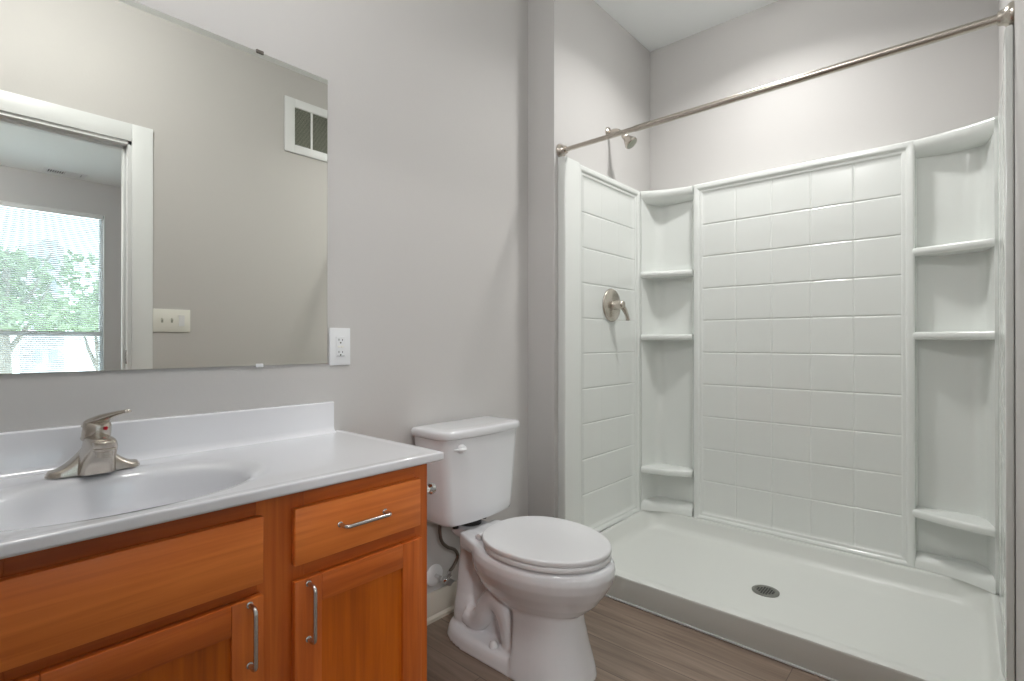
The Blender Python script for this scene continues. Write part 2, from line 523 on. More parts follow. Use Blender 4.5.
def vanity():
    r = thing('vanity_cabinet', ((FX0+FX1)/2, 1.34, 0), 'amber stained wooden vanity cabinet with steel pulls, under the white sink top', 'cabinet')
    bm = B()
    # carcass: sides, floor, back and a recessed toe kick
    box(bm, FX0, FX0+0.016, FY+0.02, W-0.002, 0.0, CZ); box(bm, FX1-0.016, FX1, FY+0.02, W-0.002, 0.0, CZ)
    box(bm, FX0+0.016, FX1-0.016, FY+0.02, W-0.002, 0.10, 0.116)
    box(bm, FX0+0.016, FX1-0.016, W-0.010, W-0.002, 0.116, CZ)
    box(bm, FX0+0.016, FX1-0.016, FY+0.075, FY+0.09, 0.0, 0.10)
    obj('carcass', bm, M['wood_v'], r)
    # face frame: rails (horizontal grain) and stiles (vertical grain)
    y0, y1 = FY, FY+0.02
    for a, b in [(FX0, 0.075), (0.443, 0.545), (0.845, FX1)]:
        bm = B(); box(bm, a, b, y0, y1, 0.10, CZ, 0.0008, 1)
        obj('frame_stile', bm, M['wood_v'], r)
    for a, b in ((0.075, 0.443), (0.545, 0.845)):
        for za, zb in ((0.722, CZ), (0.570, 0.630), (0.10, 0.15)):
            bm = B(); box(bm, a, b, y0, y1, za, zb, 0.0005, 1)
            obj('frame_rail', bm, M['wood_h'], r)
    # slab fronts
    def slab(name, x0, x1, z0, z1):
        bm = B(); box(bm, x0, x1, DY, FY-0.0006, z0, z1, 0.003, 2)
        return obj(name, bm, M['wood_s'], r)
    slab('false_drawer_front', 0.053, 0.451, 0.610, 0.746)
    dr = slab('drawer_front', 0.516, 0.852, 0.621, 0.743)
    cxh = 0.680
    pull(dr, (cxh-0.060, DY, 0.685), (cxh+0.060, DY, 0.685))
    # shaker doors
    def door(x0, x1, z0, z1, hx):
        s = 0.061
        bm = B(); box(bm, x0+s-0.004, x1-s+0.004, DY+0.009, FY-0.003, z0+s-0.004, z1-s+0.004)
        d = obj('door', bm, M['wood_p'], r)
        for a, b in ((x0, x0+s), (x1-s, x1)):
            bm = B(); box(bm, a, b, DY, FY-0.0006, z0, z1, 0.0022, 2)
            obj('stile', bm, M['wood_v'], d)
        for a, b in ((z1-s, z1), (z0, z0+s)):
            bm = B(); box(bm, x0+s, x1-s, DY, FY-0.0006, a, b, 0.0022, 2)
            obj('rail', bm, M['wood_h'], d)
        pull(d, (hx, DY, 0.457), (hx, DY, 0.577))
    door(0.053, 0.451, 0.125, 0.587, 0.423)
    door(0.516, 0.857, 0.125, 0.588, 0.545)
vanity()

# ------------------------------------------------------------------ vanity top with integral bowl
CT = 0.803
SX, SY, SA, SB = 0.253, 1.296, 0.252, 0.170      # sink centre and half axes
def vanity_top():
    x0, x1, y0, y1 = -0.05, 0.924, 1.064, W-0.001
    r = thing('sink_countertop', ((x0+x1)/2, (y0+y1)/2, CZ), 'white cultured marble vanity top with oval sink and backsplash, on the wooden cabinet', 'countertop')
    bm = B()
    # polar grid: outer rectangle -> oval rim -> bowl
    n = 96
    def rect_pt(a, ox0, ox1, oy0, oy1):
        dx, dy = math.cos(a), math.sin(a)
        tx = ((ox1-SX) if dx > 0 else (ox0-SX))/dx if abs(dx) > 1e-9 else 1e9
        ty = ((oy1-SY) if dy > 0 else (oy0-SY))/dy if abs(dy) > 1e-9 else 1e9
        t = min(tx, ty)
        return SX+dx*t, SY+dy*t
    # angles include exact corners
    ang = [2*PI*k/n for k in range(n)]
    for cx, cy in ((x0, y0), (x1, y0), (x0, y1), (x1, y1)):
        a = math.atan2(cy-SY, cx-SX) % (2*PI)
        i = min(range(n), key=lambda k: abs(((ang[k]-a+PI) % (2*PI))-PI))
        ang[i] = a
    e = 0.004
    rings = []
    rings.append([(*rect_pt(a, x0+0.004, x1-0.004, y0+0.004, y1), CZ+0.0005) for a in ang])
    rings.append([(*rect_pt(a, x0, x1, y0, y1), CZ+0.004) for a in ang])
    rings.append([(*rect_pt(a, x0, x1, y0, y1), CZ+0.007) for a in ang])
    rings.append([(*rect_pt(a, x0, x1, y0, y1), CT-e-0.003) for a in ang])
    rings.append([(*rect_pt(a, x0, x1, y0, y1), CT-e) for a in ang])
    for k in range(1, 4):
        t = k/3*PI/2
        q = e*(1-math.cos(t))
        rings.append([(*rect_pt(a, x0+q, x1-q, y0+q, y1), CT-e+e*math.sin(t)) for a in ang])
    # a shallow raised lip at the edge then the flat deck
    for q, d in ((0.007, 0.0), (0.015, 0.0001), (0.019, 0.0004), (0.023, 0.0007), (0.027, 0.0008), (0.034, 0.0008)):
        rings.append([(*rect_pt(a, x0+q, x1-q, y0+q, y1-0.001), CT-d) for a in ang])
    def oval(s, z): return [(SX+SA*s*math.cos(a), SY+SB*s*math.sin(a), z) for a in ang]
    # bowl profile: (scale, depth)
    for s, d in ((1.20, 0.0008), (1.16, 0.0014), (1.11, 0.0032), (1.06, 0.0065), (1.03, 0.0092), (1.005, 0.0125), (0.985, 0.018), (0.968, 0.027), (0.952, 0.040), (0.935, 0.056), (0.915, 0.073), (0.885, 0.090), (0.83, 0.106), (0.74, 0.118), (0.60, 0.126), (0.42, 0.131), (0.25, 0.134), (0.12, 0.135)):
        rings.append(oval(s, CT-d))
    loft(bm, rings, cap0=False, cap1=True)
    t = obj('counter_deck', bm, M['marble'], r, smooth=50)
    # backsplash with a small cove at its foot
    bm = B()
    sp = [(W-0.001, CT-0.004), (W-0.001, 0.902), (W-0.016, 0.902), (W-0.020, 0.898), (W-0.0205, 0.822), (W-0.0225, 0.812), (W-0.028, 0.806), (W-0.036, CT-0.001), (W-0.036, CT-0.004)]
    loft(bm, [[(x, y, z) for y, z in sp] for x in (x0, 0.8865, 0.889)])
    obj('backsplash', bm, M['marble'], r, smooth=35)
    bm = B()
    lathe(bm, (SX, SY, CT-0.1355), (0, 0, 1), [(0, 0.034), (0.003, 0.034), (0.005, 0.030), (0.003, 0.020), (0.003, 0.004)], 28)
    lathe(bm, (SX, SY, CT-0.133), (0, 0, 1), [(0, 0.017), (0.008, 0.018), (0.011, 0.014)], 24)
    obj('drain', bm, M['chrome'], r)
vanity_top()

# ------------------------------------------------------------------ faucet
def faucet():
    fx, fy = SX, 1.507
    r = thing('sink_faucet', (fx, fy, CT), 'brushed nickel single lever faucet at the back of the sink', 'faucet')
    bm = B()
    # base with swept wings: lofted along x, section height follows the wing curve
    n = 28
    rings = []
    for i in range(n+1):
        u = -1+2*i/n
        x = fx+0.086*u
        a = abs(u)
        h = 0.012 + 0.010*(1-a) + 0.066*max(0, 1-a*1.22)**1.6
        w = 0.027*math.sqrt(max(0.02, 1-(max(0, a-0.68)/0.32)**2)) if a > 0.68 else 0.027
        if a > 0.93: h *= math.sqrt(max(0.12, 1-((a-0.93)/0.07)**2))
        sec = []
        for k in range(13):
            t = PI*k/12
            cy = math.cos(t); sz = math.sin(t)
            yy = fy + w*math.copysign(abs(cy)**0.6, cy)
            zz = CT + h*abs(sz)**0.55
            sec.append((x, yy, zz))
        rings.append(sec)
    loft(bm, rings)
    obj('base', bm, M['nickel'], r, smooth=55)
    # spout body: sections rise and lean forward over the bowl
    bm = B()
    secs = [  # z, y centre, half depth, half width
        (CT+0.001, 1.497, 0.038, 0.0355), (CT+0.016, 1.493, 0.039, 0.0345), (CT+0.032, 1.484, 0.041, 0.0325),
        (CT+0.046, 1.472, 0.049, 0.0305), (CT+0.058, 1.459, 0.058, 0.0285), (CT+0.068, 1.452, 0.064, 0.0268),
        (CT+0.076, 1.452, 0.064, 0.0255), (CT+0.082, 1.455, 0.060, 0.023), (CT+0.086, 1.460, 0.050, 0.017)]
    rings = []
    for z, cy, hd, hw in secs:
        rg = []
        for k in range(32):
            t = 2*PI*k/32
            c, s = math.cos(t), math.sin(t)
            rg.append((fx + hw*math.copysign(abs(c)**0.62, c), cy + hd*math.copysign(abs(s)**0.62, s), z))
        rings.append(rg)
    loft(bm, rings)
    sb = obj('spout', bm, M['nickel'], r, smooth=60)
    # aerator under the tip
    bm = B()
    lathe(bm, (fx, 1.404, CT+0.047), (0, 0, 1), [(0, 0.012), (0.001, 0.0155), (0.013, 0.016), (0.014, 0.0195), (0.016, 0.0215), (0.020, 0.0218), (0.021, 0.0205), (0.023, 0.0218), (0.033, 0.0212), (0.036, 0.018)], 24)
    obj('aerator', bm, M['nickel'], sb)
    # hub and lever
    bm = B()
    lathe(bm, (fx, 1.496, CT+0.074), (0.06, -0.16, 1), [(0, 0.0265), (0.003, 0.0280), (0.006, 0.0270), (0.020, 0.0268), (0.034, 0.0260), (0.040, 0.0235), (0.045, 0.016), (0.047, 0.006)], 28)
    # lever: flattened blade arching up and forward
    ctl = smooth_path([(fx-0.008, 1.522, CT+0.104), (fx+0.000, 1.500, CT+0.1135), (fx+0.010, 1.474, CT+0.1235), (fx+0.026, 1.440, CT+0.1345), (fx+0.037, 1.414, CT+0.1410), (fx+0.042, 1.402, CT+0.1425)], 6)
    wid = [0.017, 0.0245, 0.0215, 0.0140, 0.0095, 0.008]; th = [0.006, 0.0105, 0.0095, 0.0065, 0.0045, 0.004]
    rings = []
    m_ = len(ctl)-1
    for i, p in enumerate(ctl):
        t = i/m_*5; a = min(int(t), 4); f = t-a
        w = wid[a]*(1-f)+wid[a+1]*f; h = th[a]*(1-f)+th[a+1]*f
        if i == m_: w *= 0.6; h *= 0.6
        d = (ctl[min(i+1, m_)]-ctl[max(i-1, 0)]).normalized()
        side = d.cross(Vector((0, 0, 1))).normalized(); up = side.cross(d).normalized()
        rings.append([p + side*w*math.cos(2*PI*k/16) + up*h*math.sin(2*PI*k/16) for k in range(16)])
    loft(bm, rings)
    lv = obj('lever_handle', bm, M['nickel'], r, smooth=60)
    bm = B()
    d = Vector((0.40, -0.90, 0.0)).normalized()
    lathe(bm, Vector((fx+0.002, 1.490, CT+0.101))+d*0.0262, d, [(0, 0.0042), (0.0014, 0.0042), (0.002, 0.003)], 16)
    obj('temperature_dot', bm, M['red'], lv)['label'] = 'red hot water dot'
    # lettering engraved on the spout front
    cu = bpy.data.curves.new('maker_lettering', 'FONT'); cu.body = 'Pfister'; cu.size = 0.011; cu.extrude = 0.0002
    cu.align_x = 'CENTER'
    to = bpy.data.objects.new('tmp', cu); COL.objects.link(to)
    bpy.context.view_layer.update()
    me = bpy.data.meshes.new_from_object(to.evaluated_get(bpy.context.evaluated_depsgraph_get()))
    bpy.data.objects.remove(to)
    bm = B(); bm.from_mesh(me)
    bmesh.ops.transform(bm, matrix=Matrix.Translation((fx, 1.4585, CT+0.0225)) @ Matrix.Rotation(math.radians(90), 4, 'X'), verts=bm.verts)
    obj('maker_lettering', bm, M['engrave'], sb, smooth=0)
faucet()

# ------------------------------------------------------------------ outlet and switches
def outlet():
    x0, x1, z0, z1 = 0.881, 0.958, 1.021, 1.147
    cx, cz = (x0+x1)/2, (z0+z1)/2
    r = thing('wall_outlet', (cx, W, cz), 'white outlet plate on the wall just right of the mirror', 'outlet')
    bm = B(); box(bm, x0, x1, W-0.007, W, z0, z1, 0.003, 2); obj('cover_plate', bm, M['plastic'], r)
    bm = B(); box(bm, cx-0.0165, cx+0.0165, W-0.0095, W-0.006, cz-0.034, cz+0.034, 0.001, 1)
    rec = obj('receptacle', bm, M['plastic'], r)
    for s in (1, -1):
        zc = cz+s*0.0205
        for a, b in ((-0.0075, 0.006), (0.0055, 0.005)):
            bm = B(); box(bm, cx+a, cx+a+0.002, W-0.0099, W-0.009, zc-0.001, zc+b)
            obj('slot', bm, M['dark'], rec, smooth=0)
        bm = B(); lathe(bm, (cx, W-0.009, zc-0.0075), (0, -1, 0), [(0, 0.0026), (0.0009, 0.0026)], 12)
        obj('ground_hole', bm, M['dark'], rec, smooth=0)
    bm = B()
    box(bm, cx-0.011, cx-0.001, W-0.0108, W-0.009, cz-0.0028, cz+0.0028, 0.0005, 1)
    box(bm, cx+0.001, cx+0.011, W-0.0108, W-0.009, cz-0.0028, cz+0.0028, 0.0005, 1)
    obj('test_buttons', bm, M['ivory'], rec)
    bm = B()
    for i in range(9):
        x = cx-0.013+i*0.0031
        box(bm, x, x+0.002, W-0.0098, W-0.009, cz-0.0325, cz-0.0308)
    obj('fine_print', bm, M['dark'], rec, smooth=0)
outlet()

def switches():
    x0, x1, z0, z1 = 0.7925, 0.970, 1.154, 1.279
    cz = (z0+z1)/2; y = WO
    r = thing('light_switch_plate', ((x0+x1)/2, y, cz), 'white three gang switch plate beside the door casing, seen in the mirror', 'switch')
    bm = B(); box(bm, x0, x1, y, y+0.006, z0, z1, 0.0025, 2); obj('cover_plate', bm, M['ivory'], r)
    for k in (0, 1):
        cx = x0+0.042+k*0.046
        bm = B(); box(bm, cx-0.005, cx+0.005, y+0.006, y+0.0066, cz-0.012, cz+0.012)
        s = obj('toggle_slot', bm, M['mesh_grey'], r, smooth=0)
        bm = B()
        loft(bm, [[(cx-0.004, y+0.0066, cz+0.001), (cx+0.004, y+0.0066, cz+0.001), (cx+0.004, y+0.0066, cz+0.010), (cx-0.004, y+0.0066, cz+0.010)],
                  [(cx-0.003, y+0.018, cz+0.009), (cx+0.003, y+0.018, cz+0.009), (cx+0.003, y+0.018, cz+0.0145), (cx-0.003, y+0.018, cz+0.0145)]])
        obj('toggle', bm, M['ivory'], s, smooth=0)
    cx = x0+0.042+2*0.046
    bm = B(); box(bm, cx-0.0165, cx+0.0165, y+0.0055, y+0.0068, cz-0.0335, cz+0.0335, 0.0005, 1)
    s = obj('rocker_surround', bm, M['ivory'], r)
    bm = B()
    loft(bm, [[(x, y+0.0066, cz-0.030), (x, y+0.0085, cz-0.030), (x, y+0.0100, cz), (x, y+0.0125, cz+0.030), (x, y+0.0066, cz+0.030)] for x in (cx-0.0135, cx+0.0135)])
    obj('rocker', bm, M['plastic'], s, smooth=0)
switches()

def wall_vent():
    x0, x1, z0, z1 = 1.500, 1.862, 2.324, 2.676
    y = WO
    r = thing('wall_vent', ((x0+x1)/2, y, z0), 'white framed return air grille high on the wall, seen in the mirror', 'vent')
    t = 0.066
    bm = B()
    def fr(a, b, c, d): box(bm, a, b, y, y+0.012, c, d, 0.003, 2)
    fr(x0, x0+t, z0, z1); fr(x1-t, x1, z0, z1); fr(x0+t, x1-t, z0, z0+0.055); fr(x0+t, x1-t, z1-0.055, z1)
    obj('frame', bm, M['plastic'], r)
    bm = B(); cx = (x0+x1)/2; box(bm, cx-0.007, cx+0.007, y+0.001, y+0.010, z0+0.055, z1-0.055, 0.001, 1)
    obj('centre_bar', bm, M['plastic'], r)
    bm = B()
    z = z0+0.058
    while z < z1-0.060:
        for a, b in ((x0+t, cx-0.007), (cx+0.007, x1-t)):
            loft(bm, [[(x, y+0.008, z), (x, y+0.0085, z+0.001), (x, y+0.002, z+0.0075), (x, y+0.0012, z+0.0068)] for x in (a, b)])
        z += 0.0082
    obj('louvres', bm, M['mesh_grey'], r, smooth=0)
    bm = B(); box(bm, x0+t, x1-t, y+0.0004, y+0.001, z0+0.055, z1-0.055); obj('backing', bm, M['dark'], r, smooth=0)
wall_vent()

# ------------------------------------------------------------------ toilet
TX = 1.392
TT = 1.412
def toilet():
    def Y(v): return W - v
    r = thing('toilet', (TX, Y(0.40), 0), 'white two piece toilet with closed lid between vanity and shower', 'toilet')

    def egg(vf, vb, hw, z, n=48, pf=2.0, pb=2.3, vc=None):
        """egg outline: front tip at vf (far from wall), back at vb"""
        vc = vc if vc is not None else vb + (vf-vb)*0.47
        out = []
        for k in range(n):
            t = 2*PI*k/n
            c, s = math.cos(t), math.sin(t)
            if s >= 0:
                p = pf; L = vf-vc
            else:
                p = pb; L = vc-vb
            x = hw*math.copysign(abs(c)**(2/p), c)
            v = vc + L*math.copysign(abs(s)**(2/p), s)
            out.append((TX+x, Y(v), z))
        return out
    bm = B()
    # bowl
    rings = [egg(0.735, 0.27, 0.160, 0.398), egg(0.752, 0.255, 0.181, 0.394), egg(0.762, 0.245, 0.190, 0.382), egg(0.765, 0.24, 0.193, 0.362),
             egg(0.758, 0.24, 0.188, 0.335), egg(0.738, 0.25, 0.172, 0.300), egg(0.710, 0.26, 0.148, 0.262), egg(0.675, 0.28, 0.122, 0.230), egg(0.64, 0.31, 0.098, 0.205), egg(0.60, 0.34, 0.07, 0.185)]
    loft(bm, rings[::-1])
    # front column
    rings = []
    for z, vf, vb, hw, p in ((0.0, 0.692, 0.448, 0.138, 3.2), (0.03, 0.687, 0.449, 0.133, 3.2), (0.10, 0.668, 0.452, 0.119, 3.2), (0.17, 0.652, 0.45, 0.108, 3.2), (0.235, 0.645, 0.44, 0.103, 3.0), (0.29, 0.645, 0.42, 0.105, 2.8)):
        rings.append(egg(vf, vb, hw, z, pf=2.3, pb=8, vc=vb+(vf-vb)*0.32))
    loft(bm, rings)
    # foot plate
    rings = []
    for z, g in ((0.0, 0.0), (0.006, 0.0), (0.010, 0.003), (0.014, 0.003), (0.030, 0.006), (0.042, 0.013), (0.050, 0.026)):
        rings.append(egg(0.692-g, 0.085+g, 0.138-g, z, pf=2.5, pb=2.9, vc=0.34))
    loft(bm, rings)
    # rear leg under the tank
    rings = []
    for z, vb, vf, hw in ((0.03, 0.115, 0.235, 0.078), (0.07, 0.105, 0.25, 0.084), (0.11, 0.11, 0.245, 0.082), (0.16, 0.115, 0.225, 0.070), (0.24, 0.118, 0.225, 0.064), (0.31, 0.125, 0.25, 0.060), (0.372, 0.12, 0.29, 0.062)):
        rings.append(egg(vf, vb, hw, z, pf=2.4, pb=2.4))
    loft(bm, rings)
    # sculpted trapway on both sides: one arching pipe running through
    for s in (-1, 1):
        x = TX+s*0.058
        path = smooth_path([(x, Y(0.20), 0.095), (x, Y(0.245), 0.085), (x+s*0.004, Y(0.285), 0.118), (x+s*0.006, Y(0.305), 0.160), (x+s*0.004, Y(0.340), 0.188), (x+s*0.002, Y(0.378), 0.172), (x, Y(0.400), 0.125), (x, Y(0.415), 0.07), (x, Y(0.42), 0.03)], 6)
        tube(bm, path, [0.040]*len(path), 14)
    # web filling the middle between pipes
    rings = [egg(0.46, 0.14, 0.055, z) for z in (0.03, 0.15, 0.25, 0.33)]
    loft(bm, rings)
    # rear deck carrying the tank
    rings = []
    for z, g in ((0.345, 0.03), (0.358, 0.008), (0.372, 0.0), (0.388, 0.0), (0.397, 0.006), (0.399, 0.016)):
        rings.append([(x, y, z) for x, y in rrect(TX-0.062+g, TX+0.062-g, Y(0.36)+g, Y(0.085)-g, 0.03, 5)])
    loft(bm, rings)
    # haunch blending the deck into the rim
    rings = []
    for z, vf, hw in ((0.342, 0.42, 0.115), (0.355, 0.46, 0.150), (0.372, 0.48, 0.172), (0.390, 0.48, 0.170), (0.398, 0.47, 0.156)):
        pts = []
        n = 20
        for k in range(n+1):
            t = k/n
            v = 0.185 + (vf-0.185)*t
            w = 0.092 + (hw-0.092)*(1-(1-t)**1.7)
            pts.append((TX-w, Y(v), z))
        pts2 = [(2*TX-p[0], p[1], z) for p in pts[::-1]]
        rings.append(pts+pts2)
    loft(bm, rings)
    bowl = obj('bowl', bm, M['porcelain'], r, smooth=0)
    rm = bowl.modifiers.new('remesh', 'REMESH'); rm.mode = 'VOXEL'; rm.voxel_size = 0.0046; rm.use_smooth_shade = True
    sm = bowl.modifiers.new('smooth', 'SMOOTH'); sm.factor = 0.5; sm.iterations = 5
    bpy.context.view_layer.update()
    me = bpy.data.meshes.new_from_object(bowl.evaluated_get(bpy.context.evaluated_depsgraph_get()))
    bowl.modifiers.clear()
    bowl.data = me
    for p in me.polygons: p.use_smooth = True
    zmin = min(v.co.z for v in me.vertices)
    for v in me.vertices:
        v.co.z -= zmin
    # bolt caps
    for s in (-1, 1):
        bm = B()
        lathe(bm, (TX+s*0.100, Y(0.366), 0.042), (0, 0, 1), [(0, 0.017), (0.010, 0.0165), (0.020, 0.013), (0.025, 0.006)], 20)
        obj('bolt_cap', bm, M['seat'], r)
    # seat ring and lid
    def seatring(vf, vb, hw, zs):
        return [egg(vf-g, vb+g*0.5, hw-g, z, n=64, pf=2.0, pb=2.25, vc=vb+(vf-vb)*0.46) for z, g in zs]
    bm = B(); loft(bm, seatring(0.748, 0.300, 0.187, ((0.4005, 0.004), (0.4012, 0.001), (0.4025, 0.0), (0.4135, 0.0), (0.4165, 0.0015), (0.4175, 0.005), (0.4177, 0.010))))
    obj('seat', bm, M['seat'], r, smooth=60)
    bm = B(); loft(bm, seatring(0.748, 0.294, 0.188, ((0.4195, 0.004), (0.4203, 0.0008), (0.4215, 0.0), (0.431, 0.0), (0.4340, 0.0008), (0.4358, 0.0028), (0.4366, 0.006), (0.4368, 0.010), (0.4374, 0.05), (0.4378, 0.10), (0.438, 0.16))))
    obj('lid', bm, M['seat'], r, smooth=60)
    for s in (-1, 1):
        bm = B()
        tube(bm, [(TX+s*0.055, Y(0.297), 0.411), (TX+s*0.104, Y(0.297), 0.411)], 0.0105, 14)
        box(bm, TX+s*0.080-0.018, TX+s*0.080+0.018, Y(0.304), Y(0.272), 0.399, 0.410, 0.003, 2)
        obj('hinge', bm, M['seat'], r)
    # tank
    def tank_ring(hw, vf, vb, bow, z, rc=0.035, n=10):
        pts = []
        # front edge bowed, from right to left (toward camera is -y, i.e. larger v)
        m = 24
        pts_f = []
        for k in range(m+1):
            u = 1-2*k/m
            x = hw*u
            v = vf - bow*(u*u) 
            e = (abs(u)-(1-rc/hw))/(rc/hw)
            if e > 0: v -= rc*(1-math.sqrt(max(0, 1-e*e)))
            pts_f.append((TT+x, Y(v), z))
        return pts_f + [(TT-hw, Y(vb+0.02), z), (TT-hw+0.012, Y(vb+0.004), z), (TT-hw+0.03, Y(vb), z), (TT+hw-0.03, Y(vb), z), (TT+hw-0.012, Y(vb+0.004), z), (TT+hw, Y(vb+0.02), z)]
    bm = B()
    loft(bm, [tank_ring(0.160, 0.200, 0.045, 0.020, 0.425, 0.02), tank_ring(0.172, 0.212, 0.035, 0.024, 0.428, 0.02), tank_ring(0.179, 0.216, 0.03, 0.026, 0.438, 0.02), tank_ring(0.183, 0.217, 0.027, 0.026, 0.47, 0.02),
              tank_ring(0.194, 0.220, 0.024, 0.026, 0.60, 0.02), tank_ring(0.207, 0.224, 0.02, 0.026, 0.746, 0.02), tank_ring(0.18, 0.20, 0.03, 0.026, 0.7465, 0.02)])
    tk = obj('tank', bm, M['porcelain'], r, smooth=50)
    bm = B()
    loft(bm, [tank_ring(0.205, 0.224, 0.018, 0.026, 0.7475, 0.022), tank_ring(0.213, 0.232, 0.012, 0.026, 0.749, 0.022), tank_ring(0.2155, 0.2345, 0.011, 0.026, 0.755, 0.022), tank_ring(0.2155, 0.2345, 0.011, 0.026, 0.769, 0.022),
              tank_ring(0.2125, 0.2315, 0.014, 0.026, 0.776, 0.022), tank_ring(0.204, 0.223, 0.022, 0.026, 0.779, 0.022), tank_ring(0.17, 0.19, 0.04, 0.026, 0.7805, 0.022)])
    obj('tank_lid', bm, M['porcelain'], r, smooth=50)
    bm = B()   # gasket and bolts between tank and deck
    lathe(bm, (TX, Y(0.145), 0.397), (0, 0, 1), [(0, 0.045), (0.03, 0.045)], 24)
    for s in (-1, 1): lathe(bm, (TX+s*0.075, Y(0.145), 0.397), (0, 0, 1), [(0, 0.012), (0.03, 0.012)], 12)
    obj('tank_gasket', bm, M['dark'], r)
    # flush lever
    hx, hz = 1.283, 0.711
    vfr = 0.2235-0.026*((hx-TT)/0.205)**2
    bm = B()
    lathe(bm, (hx, Y(vfr)+0.004, hz), (0, -1, 0), [(0, 0.017), (0.006, 0.017), (0.011, 0.014), (0.020, 0.012), (0.023, 0.007)], 20)
    path = [(hx+0.004, Y(vfr)-0.018, hz), (hx-0.015, Y(vfr)-0.019, hz+0.001), (hx-0.035, Y(vfr)-0.018, hz+0.003), (hx-0.050, Y(vfr)-0.016, hz+0.004)]
    tube(bm, path, [0.007, 0.0052, 0.0045, 0.0025], 12)
    obj('flush_lever', bm, M['plastic'], r)
toilet()

# water supply under the tank
def supply():
    ex, ez = 1.334, 0.172
    r = thing('supply_valve', (ex, W, ez), 'chrome water shutoff valve with white wall ring and braided hose, beside the toilet', 'valve')
    bm = B(); lathe(bm, (ex, W, ez), (0, -1, 0), [(0, 0.042), (0.003, 0.042), (0.007, 0.037), (0.011, 0.022), (0.011, 0.010)], 32)
    obj('escutcheon', bm, M['plastic'], r)['label'] = 'white plastic wall ring'
    bm = B()
    tube(bm, [(ex, W-0.008, ez), (ex, W-0.055, ez)], 0.008, 14)
    lathe(bm, (ex, W-0.052, ez), (0, -1, 0), [(0, 0.011), (0.004, 0.013), (0.020, 0.013), (0.024, 0.009), (0.030, 0.006), (0.034, 0.006)], 18)
    tube(bm, [(ex, W-0.062, ez), (ex+0.030, W-0.062, ez+0.012)], 0.0085, 14)
    lathe(bm, (ex+0.024, W-0.062, ez+0.010), (0.3, 0, 1), [(0, 0.010), (0.006, 0.0105), (0.012, 0.0105), (0.016, 0.008)], 6)
    obj('valve_body', bm, M['chrome'], r)
    bm = B()
    rg = []
    for k in range(32):
        t = 2*PI*k/32
        rr = 0.019*(1+0.18*math.cos(4*t))
        rg.append((math.cos(t)*rr, math.sin(t)*rr*0.62))
    loft(bm, [[(ex+a, W-0.086, ez+b) for a, b in rg], [(ex+a*1.05, W-0.090, ez+b*1.05) for a, b in rg], [(ex+a, W-0.096, ez+b) for a, b in rg]])
    obj('handle', bm, M['chrome'], r)
    sx, sy, sz = 1.306, 1.525, 0.4245
    pts = smooth_path([(ex+0.029, W-0.062, ez+0.024), (ex+0.048, W-0.064, ez+0.040), (ex+0.066, W-0.066, ez+0.072), (ex+0.050, W-0.067, ez+0.102), (ex+0.010, W-0.068, ez+0.126), (ex-0.018, W-0.068, ez+0.155), (sx, sy+0.001, sz-0.060), (sx, sy, sz-0.012)], 8)
    bm = B(); tube(bm, pts, 0.0066, 12)
    h = obj('supply_hose', bm, M['braid'], r); h['label'] = 'dark braided steel hose'
    bm = B(); lathe(bm, (sx, sy, sz-0.020), (0, 0, 1), [(0, 0.008), (0.003, 0.013), (0.018, 0.014), (0.0195, 0.014)], 12)
    obj('coupling_nut', bm, M['dark'], h)
supply()

# toilet paper holder on the vanity side: two short posts and a roller
def paper_holder():
    z = 0.690
    r = thing('paper_holder', (FX1, 1.20, z), 'chrome paper holder knob on the vanity side, peeking out near the toilet tank', 'paper holder')
    for y in (1.125, 1.285):
        bm = B()
        lathe(bm, (FX1, y, z), (1, 0, 0), [(0, 0.021), (0.004, 0.021), (0.007, 0.012), (0.030, 0.009), (0.034, 0.012), (0.038, 0.0155), (0.048, 0.0155), (0.053, 0.011)], 22)
        obj('post', bm, M['chrome'], r)
    bm = B(); tube(bm, [(FX1+0.043, 1.140, z), (FX1+0.043, 1.270, z)], 0.007, 14)
    obj('roller', bm, M['chrome'], r)
paper_holder()

